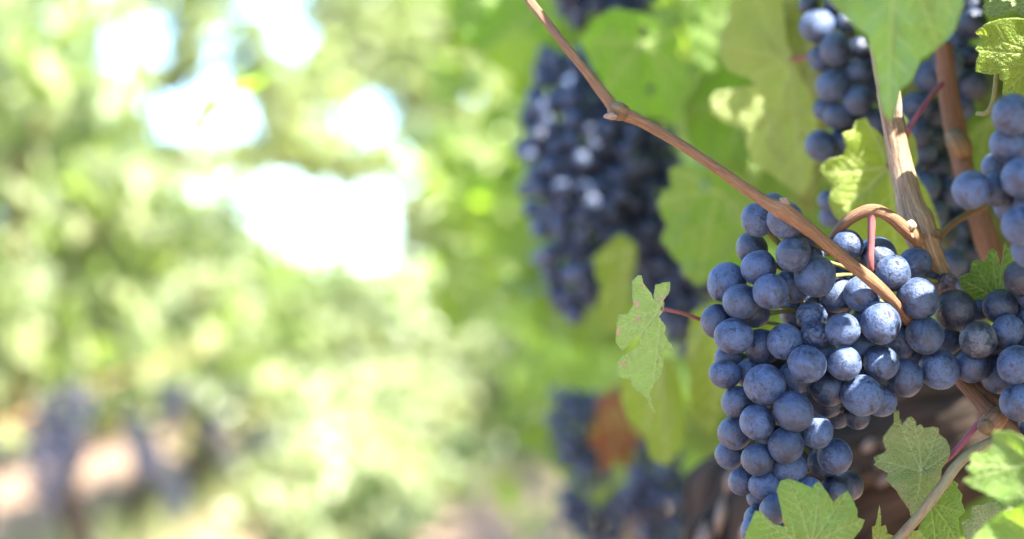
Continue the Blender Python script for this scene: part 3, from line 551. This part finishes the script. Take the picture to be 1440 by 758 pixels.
# ------------------------------------------------------------------ the vines
def vine_shapes(kind, seed, low=0.42, top=1.75, nleaf=650, width=1.3, thick=0.2, bare=0.0):
    """one trained vine: trunk, arms, upright canes, canopy; local metres, row along y"""
    random.seed(seed); tr = G(); ca = G(); fo = G()
    lean = random.uniform(-0.05, 0.05)
    tube(tr, [(0, 0, -0.05), (0.02, lean * 0.3, 0.12), (-0.02, lean, 0.28), (0.01, lean * 1.2, low)], [0.05, 0.042, 0.038, 0.045], 14, 8, 0.25, 22, 0.2)
    for s in (-1, 1):
        tube(ca, [(0.01, lean * 1.2, low - 0.02), (0.01, s * 0.14, low + 0.03), (0, s * 0.38, low + 0.02), (0, s * width / 2, low + 0.03)], [0.03, 0.022, 0.018, 0.012], 8, 6, 0.2, 30)
    ends = []
    for k in range(9):
        y = (k - 4) / 9 * width + random.uniform(-0.03, 0.03); h = top + random.uniform(-0.25, 0.22); x1 = random.gauss(0, thick * 0.7)
        pts = [(0, y, low + 0.03), (x1 * 0.35, y + random.uniform(-0.06, 0.06), low + 0.35), (x1 * 0.8, y + random.uniform(-0.1, 0.1), low + 0.8), (x1 + random.gauss(0, 0.1), y + random.uniform(-0.15, 0.15), h)]
        tube(ca, pts, [0.006, 0.005, 0.004, 0.002], 6, 4); ends.append(spline(pts, 10))
    for i in range(nleaf):
        c = random.choice(ends); u = random.random() ** 0.85; p = c[min(len(c) - 1, int(u * len(c)))]
        sx = random.choice((-1, 1)); off = (sx * abs(random.gauss(0, thick * (1.15 - 0.5 * u))), random.gauss(0, 0.09), random.gauss(0, 0.05))
        if p[2] + off[2] < bare and random.random() < .74: continue
        rleaf(fo, p + np.array(off), random.uniform(0.045, 0.078), (sx * 0.9, -0.1, 0.45), 0.55, min(1, max(0, .5 + 1.1 * noise.noise(Vector(p) * 4.5 + Vector((seed, 0, 0))) + random.uniform(-.35, .35))))
    return tr, ca, fo
def make_vine(seed, fmat, **kw):
    t = thing('grape_vine', (0, 0, 0), 'x', 'grape vine'); tr, ca, fo = vine_shapes('', seed, **kw)
    part('trunk', tr, TRUNK, t); part('cane', ca, CANE, t); part('foliage', fo, fmat, t, False); return t
def copy_thing(src):
    c = src.copy(); COL.objects.link(c)
    for ch in src.children:
        d = ch.copy(); COL.objects.link(d); d.parent = c
    return c
ORD = ['first', 'second', 'third', 'fourth', 'fifth', 'sixth', 'seventh', 'eighth', 'ninth', 'tenth', 'eleventh', 'twelfth', 'thirteenth', 'fourteenth', 'fifteenth', 'sixteenth', 'seventeenth', 'eighteenth', 'nineteenth', 'twentieth', 'twenty-first', 'twenty-second']
def place_row(protos, X, ys, label, group, used, zs=(1,)):
    for i, y in enumerate(ys):
        k = i % len(protos)
        if protos[k] in used: o = copy_thing(protos[k])
        else: o = protos[k]; used.append(o)
        o.location = (X + random.uniform(-0.04, 0.04), y, 0); o.rotation_euler = (0, 0, random.choice((0, PI)))
        s = random.uniform(0.94, 1.06); o.scale = (s, s, s * zs[min(i, len(zs) - 1)]); o['label'] = label % ORD[i]; o['group'] = group
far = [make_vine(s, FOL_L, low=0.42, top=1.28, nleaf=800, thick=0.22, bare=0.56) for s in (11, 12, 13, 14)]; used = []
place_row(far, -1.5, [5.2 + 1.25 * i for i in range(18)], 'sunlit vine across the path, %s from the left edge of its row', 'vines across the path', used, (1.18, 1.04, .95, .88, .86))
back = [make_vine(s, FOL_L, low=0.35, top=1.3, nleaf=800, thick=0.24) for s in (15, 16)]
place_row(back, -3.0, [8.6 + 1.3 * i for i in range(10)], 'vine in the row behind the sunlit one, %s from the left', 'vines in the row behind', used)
near = [make_vine(s, FOL, low=0.52, top=1.8, nleaf=430, thick=0.13) for s in (21, 22, 23)]; used2 = []
place_row(near, 0.30, [2.35 + 1.25 * i for i in range(16)], 'blurred vine on the near side of the path, %s behind the front bunch', 'vines of the near row', used2, (1, 1, 1, .85, .75))

random.seed(5)
# the nearest vine: gnarled trunk and arm behind the front bunch, canopy, partly unseen leaves added over it for shade
root = P(1095, 2560, 1.0); root.z = 0
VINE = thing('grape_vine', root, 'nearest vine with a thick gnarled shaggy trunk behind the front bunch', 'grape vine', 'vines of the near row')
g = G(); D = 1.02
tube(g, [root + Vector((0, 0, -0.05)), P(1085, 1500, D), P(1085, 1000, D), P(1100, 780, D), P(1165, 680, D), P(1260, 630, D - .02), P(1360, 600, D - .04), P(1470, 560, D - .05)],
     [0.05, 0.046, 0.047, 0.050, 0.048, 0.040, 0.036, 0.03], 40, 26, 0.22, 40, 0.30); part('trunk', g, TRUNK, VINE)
g = G()
for _ in range(46):
    a = random.random(); px = np.interp(a, [0, .35, 1], [1000, 1130, 1420]) + random.uniform(-60, 60); py = np.interp(a, [0, .35, 1], [770, 690, 590]) + random.uniform(-40, 40); Dd = D - .045 - random.random() * .012
    dx, dy = np.interp(a, [0, .4, 1], [5, 30, 40]), np.interp(a, [0, .4, 1], [-45, -30, -14]); l = random.uniform(.6, 1.8)
    tube(g, [P(px, py, Dd), P(px + dx * l * .5, py + dy * l * .5, Dd - .004), P(px + dx * l, py + dy * l, Dd)], [.0008, .0028, .0008], 6, 4, .4, 200)
part('loose_bark', g, bark_mat('loose_bark', (0.10, 0.075, 0.06), (0.24, 0.19, 0.165), (0.13, 0.085, 0.06), rough=0.8), VINE)

def hides_bunches(pr, r):
    m = r / pr[2] / S_; x, y, d = pr
    return d < 1.36 and (735 - m < x < 960 + m and 80 - m < y < 440 + m or 790 - m < x < 960 + m and 560 - m < y < 800)
# unseen canopy of the nearest vine: leaves placed to shade the bunches, gaps shaped for sun patches
SUNNY = [(1192,338,.703,16),(1216,408,.692,19),(1259,388,.695,10),(1284,414,.694,21),(1246,446,.686,20),(1198,474,.686,9),(1196,503,.685,13),(1245,499,.692,5),(1266,236,.724,12),(1262,300,.702,10),(1240,296,.70,9),(1166,240,.788,11),(1185,270,.788,10),
         (1166,24,.847,8),(1136,36,.848,6),(1212,58,.846,5),(1425,70,.672,30),(1420,112,.674,18),(1060,163,.9,4),(1050,200,.9,3),(775,150,1.22,4),(763,172,1.21,4),(830,205,1.206,4),(800,228,1.203,4),(848,240,1.2,3),(985,65,1.1,12),(1345,58,.842,5),(1262,150,.713,6),
         (1355,575,.945,9)]
e1 = SUN.orthogonal().normalized(); e2 = SUN.cross(e1)
def sp2(p): return np.array((p.dot(e1), p.dot(e2)))
sunp = [(sp2(P(x, y, d)), r * S_ * d) for x, y, d, r in SUNNY]
shade = []
for L in (SOLVED, SOLVED_R, SOLVED_U, SOLVED_T, SOLVED_B):
    for p, r, _ in L:
        shade += [p, p + RT * r * .8, p - RT * r * .8, p + UP * r * .8, p - UP * r * .8]
for x in range(720, 1480, 28):
    for y in range(-10, 800, 28):
        for d in (.59, .69, .82, .98, 1.22):
            if d == .98 and x < 1130 and y < 560 and (x // 28 + y // 28) % 3: continue
            if d == .59 and not (1140 < x < 1370 and y < 190) or d == 1.22 and not (x < 980 and y < 450): continue
            if d == 1.22 or (d < .8 and x > 850 and (x > 1000 or y < 600 and y > 380)) or d > .8 and x > 790: shade.append(P(x, y, d))
shade += [P(*p) for p in ((800,70,.69),(860,150,.69),(920,180,.69),(980,215,.685),(1040,255,.685))]
S2 = np.array([sp2(p) for p in shade])
keep = np.ones(len(S2), bool)
for c, r in sunp: keep &= np.linalg.norm(S2 - c, axis=1) > r
shade = [p for p, k in zip(shade, keep) if k]; S2 = S2[keep]; cov = np.zeros(len(S2), int); fo = G(); nl = 0
order = list(range(len(S2))); random.shuffle(order); order = order + order
SC = np.array([c for c, _ in sunp]); SR = np.array([r for _, r in sunp])
for i in order:
    if cov[i] >= 2: continue
    best = None
    for tr_ in range(90):
        R = random.uniform(.035, .06) if tr_ < 60 else random.uniform(.010, .03); c = S2[i] + rng.normal(0, .45, 2) * R
        if np.linalg.norm(c - S2[i]) > .5 * R or (np.linalg.norm(SC - c, axis=1) < SR * .9 + R * .86).any(): continue
        n_ = int((cov[np.linalg.norm(S2 - c, axis=1) < .5 * R] < 2).sum())
        if best is None or n_ > best[0]: best = (n_, R, c)
    if best is None: continue
    n_, R, c = best; base = shade[i] + e1 * (c[0] - S2[i][0]) + e2 * (c[1] - S2[i][1])
    for tt in np.arange(.10, 1.6, .02):
        q = base + SUN * (tt + random.uniform(0, .03)); pr = proj(q)
        if pr is None or pr[2] < .05 and q.x > .1: ok = q.x > .15 or q.z > 1.1
        else: m_ = R * 1.15 / max(pr[2], .05) / S_ + 40; ok = pr[0] > 1440 + m_ or pr[1] < -m_
        if ok and (q - CAM).length > .18: break
    cov[np.linalg.norm(S2 - c, axis=1) < .5 * R] += 1; nl += 1
    nr = SUN + Vector((random.gauss(0, .25), random.gauss(0, .25), random.gauss(0, .25))); tip = Vector((random.gauss(0, 1), random.gauss(0, 1), random.gauss(0, 1)))
    t_ = (tip - nr * tip.dot(nr) / nr.length_squared).normalized()
    put_leaf(fo, q - t_ * R * .25, R, nr, t_, random.random())
print('shade leaves', nl)
for _ in range(620):  # unseen slab of leaves added on the right to block the sun
    q = Vector((random.uniform(.42, .75), random.uniform(.45, 1.35), random.uniform(.6, 1.75))); pr = proj(q)
    if pr[0] < 1440 + .09 / pr[2] / S_ or min(np.linalg.norm(SC - sp2(q), axis=1) - SR) < .07: continue
    rleaf(fo, q, random.uniform(.05, .075), (.5, -.4, .7), .4)
# inner canopy behind the bunches and further back on the same vine
for _ in range(620):
    p = Vector((random.uniform(.02, .55), random.uniform(1.12, 2.1), random.uniform(.6, 1.9)))
    pr = proj(p)
    if hides_bunches(pr, .05): continue
    if p.x < .22 and p.z < 1.05 and random.random() < .55: continue
    if p.z < .85 and random.random() < .5: continue
    rleaf(fo, p, random.uniform(.045, .075), (-.7, -.3, .5), .6)
for _ in range(260):
    p = Vector((random.uniform(.30, .60), random.uniform(.75, 1.15), random.uniform(.62, 1.3))); pr = proj(p)
    if pr[0] < 1150 or pr[2] < .85: continue
    rleaf(fo, p, random.uniform(.045, .075), (-.7, -.3, .5), .6, random.random() * .5)  # darker tints put the deep shade behind the bunches into the leaf colour
# sunlit leaves on the path side further along
for _ in range(60):
    d = random.uniform(2.0, 4.5); q = P(random.uniform(600, 770), random.uniform(-20, 420), d)
    if hides_bunches(proj(q), .05): continue
    rleaf(fo, q, random.uniform(.035, .06), (.35, -.5, .8), .35, random.uniform(.3, 1))
# leaves reaching out over the path higher up
for _ in range(150):
    y = random.uniform(1.5, 4.5); p = Vector((random.gauss(.07, .07), y, random.uniform(.95, 1.75))); pr = proj(p)
    if hides_bunches(pr, .05): continue
    rleaf(fo, p, random.uniform(.045, .07), (-.6, -.2, .6), .6)
part('foliage', fo, FOL, VINE, False)

# far bunches across the path, each one mesh
def far_bunch(seed):
    random.seed(seed); g = G(); import bmesh
    bm = bmesh.new(); bmesh.ops.create_icosphere(bm, subdivisions=2, radius=1); v = np.array([x.co for x in bm.verts]); f = [tuple(q.index for q in p.verts) for p in bm.faces]; bm.free()
    for p, r, _ in blob_bunch([(0, 0, 0), (0, 0, -.05), (0, 0, -.12), (0, 0, -.17)], [.03, .045, .035, .012], .0085, 90, 2500): g.add(v * r + np.array(p), f, v * .5 + random.random() * 50)
    return g.mesh('grape_bunch', grape_far)
n = N('grape_skin_far'); tc = n.attr('tc', 'Vector'); grape_far = n.done(n.pbsdf(n.mix(n.step(n.noise(tc, 1.2), .35, .65), (.005, .006, .014), (.024, .031, .07)), .5, .5))
FB = [far_bunch(s) for s in (31, 32, 33)]
spots = [(92,580),(165,560),(182,690),(5,650),(330,555),(345,625),(400,640),(270,600),(120,640),(450,590),(500,600),(30,590),(425,690),(225,570),(300,660),(60,625),(140,610),(205,640),(265,555),(15,570),(380,680)]
for i, (px, py) in enumerate(spots):
    D = 1.18 / ((750 - px) * S_); D = min(D, 9); p = P(px, py - 20, D); p.x = -1.5 + random.uniform(.3, .48); p.z = max(p.z, .35)
    o = link('grape_bunch', FB[i % 3], None, p); o.rotation_euler = (random.uniform(-.1, .1), random.uniform(-.1, .1), random.uniform(0, 6)); s = random.uniform(.65, 1.0); o.scale = (s * 1.1, s * 1.1, s * .85)
    order_ = sorted(range(len(spots)), key=lambda k: spots[k][0]).index(i)
    tag(o, 'blurred bluish bunch hanging low across the path, %s of them from the left edge' % ORD[order_], 'grape bunch', 'bunches across the path')
c = thing('vine_cane', P(-40, 615, 4.3), 'sunlit orange cane sloping up through the vines across the path', 'vine cane'); g = G()
tube(g, [P(-40, 615, 4.3), P(60, 575, 4.6), P(160, 535, 5.1), P(250, 502, 5.7), P(310, 482, 6.2)], [.005, .005, .005, .005, .004], 10, 8, .1); part('shoot', g, bark_mat('sunny_cane', (.20, .12, .05), (.28, .18, .08), (.22, .12, .05)), c)

# ------------------------------------------------------------------ trees beyond the vines
def tree(label, px, D, clumps, tr_r=.08):
    """trunk, limbs to each clump, crown of leaf sprays; clumps: (px, py, radius px)"""
    base = P(px, 470, D); base.z = 0; t = thing('tree', base, label, 'tree', 'trees beyond the vines'); g = G(); cr = G(); mm = S_ * D
    topy = min(c[1] for c in clumps); apex = P(px, topy + 40, D); fork = base.lerp(apex, .35)
    tube(g, [base + Vector((0, 0, -.2)), base.lerp(apex, .2) + Vector((.1, 0, 0)), fork, base.lerp(apex, .7), apex], [tr_r * 1.3, tr_r * .9, tr_r * .6, tr_r * .3, tr_r * .1], 12, 8, .15, 4)
    for (x, y, r) in clumps:
        c = P(x, y, D + random.uniform(-1, 1) * r * mm); tube(g, [base.lerp(apex, random.uniform(.3, .6)), (fork + c) / 2 + Vector((0, 0, .2)), c], [tr_r * .16, tr_r * .09, tr_r * .03], 7, 6, .1, 4)
        for _ in range(int(200 * (r / 50) ** 2) + 40):
            d = Vector((random.gauss(0, .66), random.gauss(0, .6), random.gauss(0, .58))) * r * mm
            rleaf(cr, c + d, random.uniform(.09, .2) * D / 28, (.3, -.4, .6), .8)
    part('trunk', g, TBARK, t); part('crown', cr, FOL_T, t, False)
random.seed(3)
tree('tall loose tree beyond the vines at the top left corner', 40, 26, [(20,30,60),(70,120,55),(15,150,70),(95,200,55),(60,-30,60),(40,230,60)])
tree('tree with a forked crown standing between the white sky gaps', 270, 28, [(268,30,22),(262,75,24),(245,110,15),(205,105,14),(110,110,26),(352,95,26),(385,120,34),(355,45,22),(300,-30,45),(200,-25,45)])
tree('broad low tree spreading beneath the white sky gaps', 330, 30, [(180,218,24),(230,216,24),(280,216,22),(330,216,22),(380,212,26),(430,222,26),(480,225,34),(190,270,44),(405,165,34),(450,120,40),(530,225,24),(120,175,28),(640,240,50)])
tree('tall pale tree left of the near row, over the end of the path', 560, 32, [(500,20,60),(570,60,70),(620,130,70),(640,280,60),(480,90,30),(520,-40,60),(650,40,60),(620,330,50)])
tree('slim tree over the far end of the near row', 690, 36, [(690,250,60),(720,330,60),(670,380,55),(700,160,60),(740,230,60),(655,420,50)])
# bushes at the end of the path
def bush(label, x, y, wd, ht, n):
    t = thing('bush', (x, y, 0), label, 'bush', 'bushes at the end of the path'); g = G(); f = G()
    for _ in range(9): tube(g, [(x, y, -.03), (x + random.gauss(0, wd * .25), y + random.gauss(0, .15), ht * .5), (x + random.gauss(0, wd * .4), y + random.gauss(0, .3), ht * random.uniform(.7, .95))], [.012, .009, .003], 6, 5)
    for _ in range(n):
        a = random.gauss(0, .42); h = random.random(); rleaf(f, (x + a * wd, y + random.gauss(0, .28), ht * h * max(.3, 1 - .6 * a * a) + random.gauss(0, .06)), random.uniform(.05, .085), (.4, -.6, .5), .6)
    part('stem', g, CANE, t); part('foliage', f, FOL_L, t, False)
bush('pale green bush closing the far end of the path, left one', -1.0, 11.6, .9, 1.15, 700)
bush('pale green bush closing the far end of the path, middle one', -.45, 12.8, .9, 1.35, 800)
bush('pale green bush closing the far end of the path, right one', .1, 12.4, .7, 1.25, 600)
for k, (x, y, w_, h_) in enumerate(((-.72, 7.5, .36, .3), (-.80, 8.6, .45, .42), (-.85, 9.6, .55, .5), (-.9, 10.6, .6, .6), (-.75, 11.0, .6, .6))):
    bush('low leafy shrub at the left verge of the path, %s from the front' % ORD[k], x, y, w_, h_, 330)
# weeds under the rows
random.seed(8); g = G()
for _ in range(5000):
    y = 4 + 26 * random.random() ** 1.6; x = random.choice((-1.5, -1.5, .3)) + random.gauss(0, .16); hgt = random.uniform(.06, .2); a = random.uniform(0, 6.28); l = random.gauss(0, .05); wv = .006
    b = np.array((x, y, 0)); tp = b + np.array((l, random.gauss(0, .05), hgt)); sx = np.array((math.cos(a), math.sin(a), 0)) * wv
    g.add([b - sx, b + sx, tp], [(0, 1, 2)], None, 0, random.random())
tag(link('grass', g.mesh('grass', GRASS, smooth=False)), kind='stuff')
